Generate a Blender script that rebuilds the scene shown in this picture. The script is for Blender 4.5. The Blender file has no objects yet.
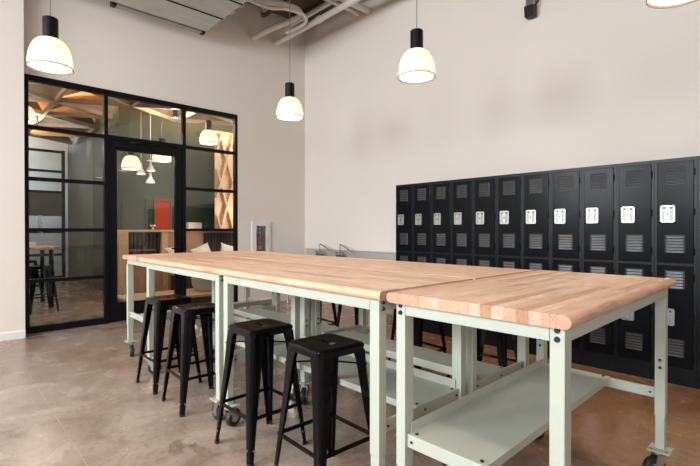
import bpy, math, random
from mathutils import Vector, Matrix
random.seed(7)
PI = math.pi
S = bpy.context.scene
COL = S.collection

# ------------------------------------------------------------------ camera
F_PX = 442.5
cd = bpy.data.cameras.new('camera'); cam = bpy.data.objects.new('camera', cd); COL.objects.link(cam)
cd.sensor_fit = 'HORIZONTAL'; cd.sensor_width = 36.0; cd.lens = 36.0 * F_PX / 700.0
cd.clip_start = 0.05; cd.clip_end = 200
YAW = math.radians(42.92); PITCH = math.radians(0.396)
fwd = Vector((-math.cos(YAW) * math.cos(PITCH), math.sin(YAW) * math.cos(PITCH), -math.sin(PITCH)))
cam.location = (0, 0, 1.34)
cam.rotation_euler = fwd.to_track_quat('-Z', 'Y').to_euler()
S.camera = cam

# ------------------------------------------------------------------ view, world, daylight
S.view_settings.view_transform = 'Standard'
S.view_settings.look = 'None'
S.view_settings.gamma = 1.0
S.view_settings.use_curve_mapping = False
S.view_settings.exposure = 0.16

W = bpy.data.worlds.new('sky'); S.world = W; W.use_nodes = True
wb = W.node_tree.nodes['Background']
wb.inputs['Color'].default_value = (0.62, 0.78, 1.0, 1); wb.inputs['Strength'].default_value = 1.6

def area_light(name, loc, direction, sx, sy, power, color):
    l = bpy.data.lights.new(name, 'AREA'); l.shape = 'RECTANGLE'; l.size = sx; l.size_y = sy
    l.energy = power; l.color = color
    o = bpy.data.objects.new(name, l); COL.objects.link(o)
    o.location = loc; o.rotation_euler = Vector(direction).to_track_quat('-Z', 'Y').to_euler()
    return o
# area lights added in place of daylight, at presumed windows behind the photographer
RX, RY, CZ = 4.2, -4.6, 5.35          # east wall, south wall, ceiling
WX, WY = -6.98, 5.28                  # west (glazed) wall, north (locker) wall
for xc, pw in ((-4.6, 400), (-1.6, 310), (1.4, 170)):
    area_light('added_daylight_south', (xc, RY - 0.05, 2.95), (0, 1, -0.6), 2.3, 2.1, pw, (0.93, 0.965, 1.0))
area_light('added_daylight_east', (RX + 0.05, -2.6, 2.95), (-1, 0, -0.6), 2.3, 2.1, 60, (0.93, 0.965, 1.0))

# ------------------------------------------------------------------ materials
MAT = {}
def nodes(name):
    m = bpy.data.materials.new(name); m.use_nodes = True
    nt = m.node_tree; b = nt.nodes['Principled BSDF']
    MAT[name] = m
    return m, nt, b
def N(nt, typ, **kw):
    n = nt.nodes.new(typ)
    for k, v in kw.items(): setattr(n, k, v)
    return n
def coords(nt, scale=(1, 1, 1), kind='Object'):
    tc = N(nt, 'ShaderNodeTexCoord'); mp = N(nt, 'ShaderNodeMapping')
    mp.inputs['Scale'].default_value = scale
    nt.links.new(tc.outputs[kind], mp.inputs['Vector'])
    return mp.outputs['Vector']
def ramp(nt, fac, stops):
    r = N(nt, 'ShaderNodeValToRGB')
    els = r.color_ramp.elements
    els[0].position, els[0].color = stops[0][0], (*stops[0][1], 1)
    els[1].position, els[1].color = stops[-1][0], (*stops[-1][1], 1)
    for p, c in stops[1:-1]:
        e = els.new(p); e.color = (*c, 1)
    nt.links.new(fac, r.inputs['Fac'])
    return r.outputs['Color']
def noise(nt, vec, scale, detail=4, rough=0.55, dist=0.0):
    n = N(nt, 'ShaderNodeTexNoise'); n.inputs['Scale'].default_value = scale
    n.inputs['Detail'].default_value = detail; n.inputs['Roughness'].default_value = rough
    n.inputs['Distortion'].default_value = dist
    nt.links.new(vec, n.inputs['Vector'])
    return n.outputs['Fac']
def bump(nt, b, height, strength, dist=0.01):
    bp = N(nt, 'ShaderNodeBump'); bp.inputs['Strength'].default_value = strength; bp.inputs['Distance'].default_value = dist
    nt.links.new(height, bp.inputs['Height']); nt.links.new(bp.outputs['Normal'], b.inputs['Normal'])
def simple(name, col, rough=0.5, metal=0.0, var=0.06, scale=6.0, bmp=0.0, coat=0.0, spec=0.5):
    m, nt, b = nodes(name)
    v = coords(nt); f = noise(nt, v, scale, 3)
    c0 = tuple(max(0, c * (1 - var)) for c in col); c1 = tuple(min(1, c * (1 + var)) for c in col)
    nt.links.new(ramp(nt, f, [(0.3, c0), (0.7, c1)]), b.inputs['Base Color'])
    b.inputs['Roughness'].default_value = rough; b.inputs['Metallic'].default_value = metal
    b.inputs['Specular IOR Level'].default_value = spec
    if coat: b.inputs['Coat Weight'].default_value = coat; b.inputs['Coat Roughness'].default_value = 0.15
    if bmp: bump(nt, b, noise(nt, v, scale * 8, 3), bmp, 0.002)
    return m
def emit(name, col, strength, base=None):
    m, nt, b = nodes(name)
    v = coords(nt); f = noise(nt, v, 3.0, 2)
    nt.links.new(ramp(nt, f, [(0.2, tuple(c * 0.97 for c in col)), (0.8, col)]), b.inputs['Emission Color'])
    b.inputs['Emission Strength'].default_value = strength
    b.inputs['Base Color'].default_value = (*(base or col), 1); b.inputs['Roughness'].default_value = 0.5
    return m

simple('wall_paint', (0.71, 0.645, 0.575), 0.75, var=0.012, scale=0.8, bmp=0.05)
simple('white_trim', (0.72, 0.70, 0.67), 0.5, var=0.01)
simple('ceiling_deck', (0.10, 0.075, 0.048), 0.8, var=0.25, scale=3)
simple('bench_paint', (0.40, 0.425, 0.355), 0.42, var=0.03, scale=4)
simple('locker_paint', (0.004, 0.005, 0.007), 0.22, var=0.2, scale=3, spec=0.09)
simple('locker_frame', (0.006, 0.007, 0.009), 0.34, var=0.2, scale=3, spec=0.20)
simple('locker_dark', (0.004, 0.004, 0.005), 0.6, var=0.1)
simple('louver_paint', (0.006, 0.007, 0.009), 0.34, var=0.2, scale=3, spec=1.0)
simple('chrome', (0.72, 0.72, 0.71), 0.28, metal=1.0, var=0.03)
simple('handle_metal', (0.42, 0.42, 0.41), 0.30, metal=0.95, var=0.03)
simple('zinc', (0.46, 0.45, 0.42), 0.30, metal=0.9, var=0.06, scale=20)
simple('stool_black', (0.0025, 0.0025, 0.003), 0.14, var=0.15, scale=5, spec=0.15)
simple('black_frame', (0.003, 0.003, 0.004), 0.42, var=0.15, spec=0.2)
simple('rubber', (0.012, 0.012, 0.012), 0.55, var=0.2)
simple('bolt_black', (0.010, 0.010, 0.010), 0.35, var=0.1)
simple('socket_black', (0.004, 0.004, 0.004), 0.4, var=0.1, spec=0.25)
simple('cord_grey', (0.13, 0.115, 0.10), 0.5, var=0.05)
simple('steel', (0.60, 0.59, 0.57), 0.32, metal=1.0, var=0.04)
simple('tap_metal', (0.22, 0.22, 0.21), 0.25, metal=0.9, var=0.05)
simple('sink_steel', (0.55, 0.52, 0.48), 0.40, metal=0.55, var=0.04)
simple('handle_pan', (0.34, 0.34, 0.33), 0.45, metal=0.4, var=0.04)
simple('duct_metal', (0.52, 0.51, 0.48), 0.48, metal=0.55, var=0.08, scale=2.5)
simple('conduit_white', (0.68, 0.63, 0.57), 0.55, var=0.06)
simple('red_paint', (0.62, 0.016, 0.018), 0.3, var=0.1, coat=0.3)
simple('paper_white', (0.80, 0.79, 0.76), 0.7, var=0.02)
simple('cabinet_inside', (0.70, 0.72, 0.72), 0.5, var=0.05)
simple('green_wall', (0.085, 0.108, 0.085), 0.7, var=0.05, scale=1)
simple('grey_green_wall', (0.17, 0.205, 0.195), 0.7, var=0.05, scale=1)
simple('dark_green', (0.020, 0.050, 0.034), 0.5, var=0.15)
simple('orange_panel', (0.42, 0.040, 0.008), 0.45, var=0.12, scale=2)
simple('upholstery', (0.045, 0.032, 0.028), 0.6, var=0.2, scale=8)
simple('pillow_cloth', (0.75, 0.73, 0.69), 0.9, var=0.08, scale=25)
simple('planter_grey', (0.58, 0.61, 0.63), 0.6, var=0.1)
simple('lattice_wood', (0.19, 0.125, 0.082), 0.6, var=0.12, scale=3)
simple('lattice_wood_pale', (0.36, 0.295, 0.235), 0.6, var=0.1, scale=3)
simple('far_wall', (0.55, 0.57, 0.58), 0.7, var=0.03, scale=1)
simple('slate_wall', (0.12, 0.125, 0.135), 0.7, var=0.05, scale=1)

# shaded wood, used for joinery behind the glass
def wood(name, c0, c1, rough=0.45):
    m, nt, b = nodes(name)
    v = coords(nt, (2.0, 14.0, 14.0))
    f = noise(nt, v, 2.2, 5, 0.6, 0.6)
    nt.links.new(ramp(nt, f, [(0.3, c0), (0.72, c1)]), b.inputs['Base Color'])
    b.inputs['Roughness'].default_value = rough
wood('joinery_wood', (0.36, 0.20, 0.105), (0.52, 0.32, 0.18))
wood('joinery_wood_pale', (0.55, 0.38, 0.245), (0.70, 0.52, 0.37))
wood('joinery_wood_dark', (0.17, 0.085, 0.04), (0.27, 0.14, 0.07))

# butcher block: colour of each stave from the object, grain from noise along the stave
def butcher(name, gain, stretch):
    m, nt, b = nodes(name)
    oi = N(nt, 'ShaderNodeObjectInfo'); tc = N(nt, 'ShaderNodeTexCoord')
    add = N(nt, 'ShaderNodeVectorMath', operation='ADD'); mul = N(nt, 'ShaderNodeVectorMath', operation='SCALE')
    comb = N(nt, 'ShaderNodeCombineXYZ')
    for k in range(3): nt.links.new(oi.outputs['Random'], comb.inputs[k])
    mul.inputs['Scale'].default_value = 37.0
    nt.links.new(comb.outputs[0], mul.inputs[0]); nt.links.new(tc.outputs['Object'], add.inputs[0]); nt.links.new(mul.outputs[0], add.inputs[1])
    mp = N(nt, 'ShaderNodeMapping'); mp.inputs['Scale'].default_value = stretch; nt.links.new(add.outputs[0], mp.inputs['Vector'])
    g1 = noise(nt, mp.outputs['Vector'], 2.0, 5, 0.6, 0.8)
    mp2 = N(nt, 'ShaderNodeMapping'); mp2.inputs['Scale'].default_value = (5, 5, 5); nt.links.new(add.outputs[0], mp2.inputs['Vector'])
    g2 = noise(nt, mp2.outputs['Vector'], 1.5, 3, 0.5)
    tone = ramp(nt, g1, [(0.28, (0.66, 0.58, 0.50)), (0.42, (0.92, 0.89, 0.86)), (0.55, (1.02, 1.02, 1.02)), (0.75, (1.12, 1.14, 1.16))])
    tone2 = ramp(nt, g2, [(0.25, (0.76, 0.70, 0.66)), (0.5, (1.0, 1.0, 1.0)), (0.75, (1.10, 1.12, 1.15))])
    mx = N(nt, 'ShaderNodeMix', data_type='RGBA', blend_type='MULTIPLY'); mx.inputs[0].default_value = 1
    nt.links.new(oi.outputs['Color'], mx.inputs[6]); nt.links.new(tone, mx.inputs[7])
    mx2 = N(nt, 'ShaderNodeMix', data_type='RGBA', blend_type='MULTIPLY'); mx2.inputs[0].default_value = 0.8
    nt.links.new(mx.outputs[2], mx2.inputs[6]); nt.links.new(tone2, mx2.inputs[7])
    mx3 = N(nt, 'ShaderNodeMix', data_type='RGBA', blend_type='MULTIPLY'); mx3.inputs[0].default_value = 1
    nt.links.new(mx2.outputs[2], mx3.inputs[6]); mx3.inputs[7].default_value = (*gain, 1)
    nt.links.new(mx3.outputs[2], b.inputs['Base Color'])
    b.inputs['Roughness'].default_value = 0.42; b.inputs['Specular IOR Level'].default_value = 0.4
    bump(nt, b, g1, 0.06, 0.001)
butcher('butcher_block', (1, 1, 1), (1.6, 26, 26))
butcher('end_grain', (0.74, 0.70, 0.70), (60, 60, 30))      # cut ends of the staves drink more oil

# polished, stained concrete
m, nt, b = nodes('concrete')
v = coords(nt)
big = noise(nt, v, 0.55, 3, 0.5, 0.4); mid = noise(nt, v, 3.2, 6, 0.62, 0.7); fine = noise(nt, v, 26, 5, 0.65)
c_big = ramp(nt, big, [(0.30, (0.245, 0.160, 0.108)), (0.46, (0.300, 0.222, 0.168)), (0.66, (0.330, 0.272, 0.228))])
c_mid = ramp(nt, mid, [(0.28, (0.56, 0.50, 0.46)), (0.42, (0.86, 0.84, 0.82)), (0.54, (1.0, 1.0, 1.0)), (0.74, (1.20, 1.22, 1.25))])
c_fin = ramp(nt, fine, [(0.28, (0.72, 0.69, 0.66)), (0.45, (0.97, 0.97, 0.97)), (0.75, (1.10, 1.10, 1.10))])
a1 = N(nt, 'ShaderNodeMix', data_type='RGBA', blend_type='MULTIPLY'); a1.inputs[0].default_value = 1
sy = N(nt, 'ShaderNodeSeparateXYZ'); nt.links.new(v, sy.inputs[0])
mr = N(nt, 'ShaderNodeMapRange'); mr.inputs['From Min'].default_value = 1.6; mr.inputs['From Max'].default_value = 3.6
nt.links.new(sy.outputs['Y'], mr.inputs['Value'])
lamp_tint = N(nt, 'ShaderNodeMix', data_type='RGBA', blend_type='MULTIPLY'); nt.links.new(mr.outputs[0], lamp_tint.inputs[0])
nt.links.new(c_big, lamp_tint.inputs[6]); lamp_tint.inputs[7].default_value = (1.10, 0.84, 0.62, 1)  # warm pendant light towards the lockers, put into the floor colour
nt.links.new(lamp_tint.outputs[2], a1.inputs[6]); nt.links.new(c_mid, a1.inputs[7])
a2 = N(nt, 'ShaderNodeMix', data_type='RGBA', blend_type='MULTIPLY'); a2.inputs[0].default_value = 1
nt.links.new(a1.outputs[2], a2.inputs[6]); nt.links.new(c_fin, a2.inputs[7])
nt.links.new(a2.outputs[2], b.inputs['Base Color'])
rr = N(nt, 'ShaderNodeMapRange'); rr.inputs['To Min'].default_value = 0.10; rr.inputs['To Max'].default_value = 0.40
nt.links.new(mid, rr.inputs['Value']); nt.links.new(rr.outputs[0], b.inputs['Roughness'])
bump(nt, b, mid, 0.05, 0.004)
simple('concrete_joint', (0.36, 0.285, 0.22), 0.8, var=0.15, scale=10)
simple('concrete_stain', (0.185, 0.140, 0.098), 0.5, var=0.4, scale=14)

# thin pane of clear glass: see-through with Fresnel mirror reflection
m, nt, b = nodes('clear_glass')
nt.nodes.remove(b)
tr = N(nt, 'ShaderNodeBsdfTransparent'); gl = N(nt, 'ShaderNodeBsdfGlossy'); fr = N(nt, 'ShaderNodeFresnel'); ms = N(nt, 'ShaderNodeMixShader')
gl.inputs['Roughness'].default_value = 0.0; fr.inputs['IOR'].default_value = 1.46
tr.inputs['Color'].default_value = (0.95, 0.97, 0.965, 1)
nt.links.new(fr.outputs[0], ms.inputs[0]); nt.links.new(tr.outputs[0], ms.inputs[1]); nt.links.new(gl.outputs[0], ms.inputs[2])
nt.links.new(ms.outputs[0], nt.nodes['Material Output'].inputs['Surface'])

# ribbed acrylic pendant shade: translucent, lets its lamp glow through
m, nt, b = nodes('shade_acrylic')
nt.nodes.remove(b)
tl = N(nt, 'ShaderNodeBsdfTranslucent'); df = N(nt, 'ShaderNodeBsdfDiffuse'); gs = N(nt, 'ShaderNodeBsdfGlossy'); gs.inputs['Roughness'].default_value = 0.25
tl.inputs['Color'].default_value = (0.70, 0.60, 0.52, 1); df.inputs['Color'].default_value = (0.70, 0.62, 0.56, 1)
m1 = N(nt, 'ShaderNodeMixShader'); m1.inputs[0].default_value = 0.45
m2 = N(nt, 'ShaderNodeMixShader'); m2.inputs[0].default_value = 0.06
nt.links.new(tl.outputs[0], m1.inputs[1]); nt.links.new(df.outputs[0], m1.inputs[2])
nt.links.new(m1.outputs[0], m2.inputs[1]); nt.links.new(gs.outputs[0], m2.inputs[2])
nt.links.new(m2.outputs[0], nt.nodes['Material Output'].inputs['Surface'])
emit('lamp_lens', (1.0, 0.88, 0.74), 7.0)
emit('small_lamp', (1.0, 0.88, 0.74), 3.0)
emit('window_sky', (0.80, 0.88, 1.0), 1.0)

# ------------------------------------------------------------------ mesh builder
class MB:
    def __init__(s): s.v = []; s.f = []
    def face(s, pts):
        i = len(s.v); s.v += [tuple(p) for p in pts]; s.f.append(tuple(range(i, i + len(pts)))); return s
    def box(s, x0, y0, z0, x1, y1, z1):
        i = len(s.v)
        s.v += [(x0, y0, z0), (x1, y0, z0), (x1, y1, z0), (x0, y1, z0), (x0, y0, z1), (x1, y0, z1), (x1, y1, z1), (x0, y1, z1)]
        s.f += [tuple(i + k for k in q) for q in ((0, 3, 2, 1), (4, 5, 6, 7), (0, 1, 5, 4), (1, 2, 6, 5), (2, 3, 7, 6), (3, 0, 4, 7))]
        return s
    def loft(s, rings, cap0=True, cap1=True):
        n = len(rings[0]); i = len(s.v)
        for r in rings: s.v += [tuple(p) for p in r]
        for k in range(len(rings) - 1):
            for j in range(n):
                a = i + k * n + j; b_ = i + k * n + (j + 1) % n
                s.f.append((a, b_, b_ + n, a + n))
        if cap0: s.f.append(tuple(i + j for j in reversed(range(n))))
        if cap1: s.f.append(tuple(i + (len(rings) - 1) * n + j for j in range(n)))
        return s
    def prism(s, poly, axis, a, b_):
        def P(u, w, t): return {'x': (t, u, w), 'y': (u, t, w), 'z': (u, w, t)}[axis]
        return s.loft([[P(u, w, a) for u, w in poly], [P(u, w, b_) for u, w in poly]])
    def cyl(s, p0, p1, r0, r1=None, n=12, caps=True):
        r1 = r0 if r1 is None else r1
        p0, p1 = Vector(p0), Vector(p1); q = (p1 - p0).to_track_quat('Z', 'Y')
        e = [(math.cos(2 * PI * k / n), math.sin(2 * PI * k / n)) for k in range(n)]
        return s.loft([[p0 + q @ Vector((c * r0, d * r0, 0)) for c, d in e], [p1 + q @ Vector((c * r1, d * r1, 0)) for c, d in e]], caps, caps)
    def tube(s, path, r, n=8):
        path = [Vector(p) for p in path]; rings = []
        up = Vector((0.123, 0.31, 1)).normalized()
        for k, p in enumerate(path):
            t = (path[min(k + 1, len(path) - 1)] - path[max(k - 1, 0)]).normalized()
            a = t.cross(up).normalized(); b_ = a.cross(t)
            rings.append([p + (a * math.cos(2 * PI * j / n) + b_ * math.sin(2 * PI * j / n)) * r for j in range(n)])
        return s.loft(rings)
    def lathe(s, prof, n=24, cap0=False, cap1=False, c=(0, 0)):
        return s.loft([[(c[0] + r * math.cos(2 * PI * k / n), c[1] + r * math.sin(2 * PI * k / n), z) for k in range(n)] for r, z in prof], cap0, cap1)
    def mesh(s, name):
        me = bpy.data.meshes.new(name); me.from_pydata(s.v, [], s.f); me.validate(); me.update()
        return me
    def build(s, name, mat, parent=None, smooth=False, bevel=0.0, loc=None):
        me = s.mesh(name); me.materials.append(MAT[mat])
        if smooth:
            for p in me.polygons: p.use_smooth = True
        return put(name, me, parent, bevel, loc, smooth)
def put(name, me, parent=None, bevel=0.0, loc=None, smooth=False):
    o = bpy.data.objects.new(name, me); COL.objects.link(o)
    if parent: o.parent = parent
    if loc: o.location = loc
    if bevel:
        md = o.modifiers.new('bevel', 'BEVEL'); md.width = bevel; md.segments = 2; md.limit_method = 'ANGLE'
    if smooth:
        md = o.modifiers.new('edges', 'EDGE_SPLIT'); md.split_angle = math.radians(38)
    return o
def tag(o, label, cat, group=None):
    o['label'] = label; o['category'] = cat
    if group: o['group'] = group
    return o
def thing(name, label, cat, loc=(0, 0, 0), rz=0.0, group=None):
    o = bpy.data.objects.new(name, None); COL.objects.link(o); o.empty_display_size = 0.1
    o.location = loc; o.rotation_euler = (0, 0, rz)
    return tag(o, label, cat, group)
def struct(o): o['kind'] = 'structure'; return o
def copy_tree(o, parent=None):
    c = o.copy(); COL.objects.link(c)
    if parent: c.parent = parent
    for ch in list(o.children): copy_tree(ch, c)
    return c
def box(x0, y0, z0, x1, y1, z1): return MB().box(x0, y0, z0, x1, y1, z1)

# ================================================================== SETTING
FX0, FX1, FY0, FY1 = -16.6, RX, RY, 8.2
JY = 0.612
fl = struct(box(FX0, FY0, -0.20, FX1, FY1, -0.0012).build('floor', 'concrete_joint'))
JX = (-16.6, -11.0, -6.99, 0.9, 4.2)
for y0, y1 in ((FY0, JY - 0.0028), (JY + 0.0028, 6.4), (6.406, FY1)):
    for k in range(4):
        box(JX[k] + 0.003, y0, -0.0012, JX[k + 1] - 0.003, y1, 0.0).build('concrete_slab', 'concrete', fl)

GY0, GY1, GZ = 0.805, 3.825, 3.342
PIER = -6.78
ww = MB()
for (ya, yb, za, zb) in ((GY1, 4.175, 0, CZ), (4.375, WY + 0.12, 0, CZ), (4.175, 4.375, 0, 0.885), (4.175, 4.375, 1.41, CZ)):
    ww.box(WX - 0.12, ya, za, WX, yb, zb)          # leaves the recess of the extinguisher cabinet
ww.box(WX - 0.12, GY0, GZ, WX, GY1, CZ)
ww.box(WX - 0.12, RY, 0, WX, GY0, CZ)
struct(ww.build('wall_west', 'wall_paint'))
struct(box(WX, RY, 0, PIER, GY0 - 0.02, CZ).build('trim_1', 'wall_paint'))['label'] = 'projecting wall pier beside the glazing'
struct(box(WX, WY, 0, RX + 0.12, WY + 0.12, CZ).build('wall_north', 'wall_paint'))
struct(box(WX - 0.12, RY - 0.12, CZ, RX + 0.12, WY + 0.12, CZ + 0.2).build('ceiling', 'ceiling_deck'))
# joists under the deck, parallel to the locker wall
for k in range(9):
    y = WY - 0.35 - k * 0.61
    struct(box(WX + 0.001, y - 0.03, CZ - 0.16, RX - 0.001, y + 0.03, CZ - 0.001).build('trim_%d' % (10 + k), 'ceiling_deck'))
bb = MB().prism([(PIER, 0), (PIER + 0.018, 0), (PIER + 0.018, 0.085), (PIER + 0.010, 0.10), (PIER, 0.10)], 'y', RY + 0.02, GY0 - 0.02)
struct(bb.build('baseboard_pier', 'white_trim'))
bb = MB().prism([(WX, 0), (WX + 0.015, 0), (WX + 0.015, 0.09), (WX + 0.008, 0.10), (WX, 0.10)], 'y', GY1 + 0.03, WY - 0.016)
struct(bb.build('baseboard_west', 'white_trim'))
bb = MB().prism([(WY, 0), (WY - 0.015, 0), (WY - 0.015, 0.09), (WY - 0.008, 0.10), (WY, 0.10)], 'x', WX, RX - 0.02)
struct(bb.build('baseboard_north', 'white_trim'))
# unseen walls behind the photographer, window openings presumed and placed for the light
def wall_with_windows(name, fixed, axis, a0, a1, centers, w, z0, z1, out, first):
    mb = MB(); cur = a0
    def seg(u0, u1, zz0, zz1):
        if axis == 'x': mb.box(u0, min(fixed, fixed + out), zz0, u1, max(fixed, fixed + out), zz1)
        else: mb.box(min(fixed, fixed + out), u0, zz0, max(fixed, fixed + out), u1, zz1)
    for c in centers:
        seg(cur, c - w / 2, 0, CZ); seg(c - w / 2, c + w / 2, 0, z0); seg(c - w / 2, c + w / 2, z1, CZ); cur = c + w / 2
    seg(cur, a1, 0, CZ)
    struct(mb.build(name, 'wall_paint'))
    for i, c in enumerate(centers):
        fm = MB(); t = 0.05
        def bar(u0, u1, zz0, zz1):
            if axis == 'x': fm.box(u0, fixed + out * 0.35, zz0, u1, fixed + out * 0.55, zz1)
            else: fm.box(fixed + out * 0.35, u0, zz0, fixed + out * 0.55, u1, zz1)
        for u in (c - w / 2, c - w / 6 - t / 2, c + w / 6 - t / 2, c + w / 2 - t): bar(u, u + t, z0, z1)
        for z in (z0, z0 + (z1 - z0) / 3, z0 + 2 * (z1 - z0) / 3, z1 - t): bar(c - w / 2, c + w / 2, z, z + t)
        struct(fm.build('window_%d' % (first + i), 'black_frame'))
wall_with_windows('wall_south', RY, 'x', WX - 0.12, RX + 0.12, (-4.6, -1.6, 1.4), 2.4, 1.85, 4.05, -0.12, 1)
wall_with_windows('wall_east', RX, 'y', RY, WY + 0.12, (-2.6,), 2.4, 1.85, 4.05, 0.12, 4)

# ------------------------------------------------------------------ glazed partition with door
gx0, gx1 = WX - 0.085, WX - 0.005           # depth of the black frame
M1, M2 = 1.755, 2.885                       # mullions either side of the door
T = 0.05
rows = [0.675, 1.340, 2.005, 2.672]
part = struct(thing('window_10', 'black steel framed glass partition in the beige wall', 'partition'))
del part['category']
fr = MB()
fr.box(gx0, GY0, 0, gx1, GY0 + T, GZ); fr.box(gx0, GY1 - T, 0, gx1, GY1, GZ)
fr.box(gx0, GY0 + T, GZ - 0.075, gx1, GY1 - T, GZ)
fr.box(gx0, GY0 + T, 0, gx1, M1 - T / 2, 0.085); fr.box(gx0, M2 + T / 2, 0, gx1, GY1 - T, 0.085)
for yy in (M1, M2): fr.box(gx0, yy - T / 2, 0, gx1, yy + T / 2, GZ - 0.075)
fr.box(gx0, M1 + T / 2, 2.672 - 0.03, gx1, M2 - T / 2, 2.672 + 0.03)
fr.build('window_frame', 'black_frame', part, bevel=0.003)
for (a, c) in ((GY0 + T, M1 - T / 2), (M2 + T / 2, GY1 - T)):
    for z in rows:
        box(gx0 + 0.012, a, z - 0.024, gx1 - 0.004, c, z + 0.024).build('muntin', 'black_frame', part, bevel=0.002)
    zs = [0.085] + rows + [GZ - 0.075]
    for k in range(5):
        z0 = zs[k] + (0.024 if k else 0); z1 = zs[k + 1] - (0.024 if k < 4 else 0)
        box(WX - 0.046, a, z0, WX - 0.040, c, z1).build('glass_pane', 'clear_glass', part)
box(WX - 0.046, M1 + T / 2, 2.702, WX - 0.040, M2 - T / 2, GZ - 0.075).build('glass_pane', 'clear_glass', part)
door = struct(thing('door_1', 'black framed glass door with closer', 'door')); del door['category']
d0, d1 = M1 + T / 2 + 0.004, M2 - T / 2 - 0.004
dm = MB(); dx0, dx1 = WX - 0.075, WX - 0.025
dm.box(dx0, d0, 0.008, dx1, d0 + 0.115, 2.636); dm.box(dx0, d1 - 0.115, 0.008, dx1, d1, 2.636)
dm.box(dx0, d0 + 0.115, 0.008, dx1, d1 - 0.115, 0.28); dm.box(dx0, d0 + 0.115, 2.50, dx1, d1 - 0.115, 2.636)
dm.build('door_frame', 'black_frame', door, bevel=0.003)
box(WX - 0.053, d0 + 0.115, 0.28, WX - 0.047, d1 - 0.115, 2.50).build('glass_pane', 'clear_glass', door)
cl = box(WX - 0.025, d0 + 0.06, 2.53, WX + 0.035, d0 + 0.36, 2.60).build('door_closer', 'black_frame', door, bevel=0.006)
MB().tube([(WX + 0.02, d0 + 0.30, 2.61), (WX + 0.16, d0 + 0.40, 2.625), (WX + 0.01, d0 + 0.62, 2.66)], 0.009, 6).build('closer_arm', 'black_frame', cl)
hd = MB(); hd.cyl((WX - 0.026, d1 - 0.06, 1.05), (WX + 0.03, d1 - 0.06, 1.05), 0.014, n=10); hd.box(WX + 0.018, d1 - 0.19, 1.038, WX + 0.034, d1 - 0.045, 1.062)
hd.build('door_handle', 'black_frame', door)

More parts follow.
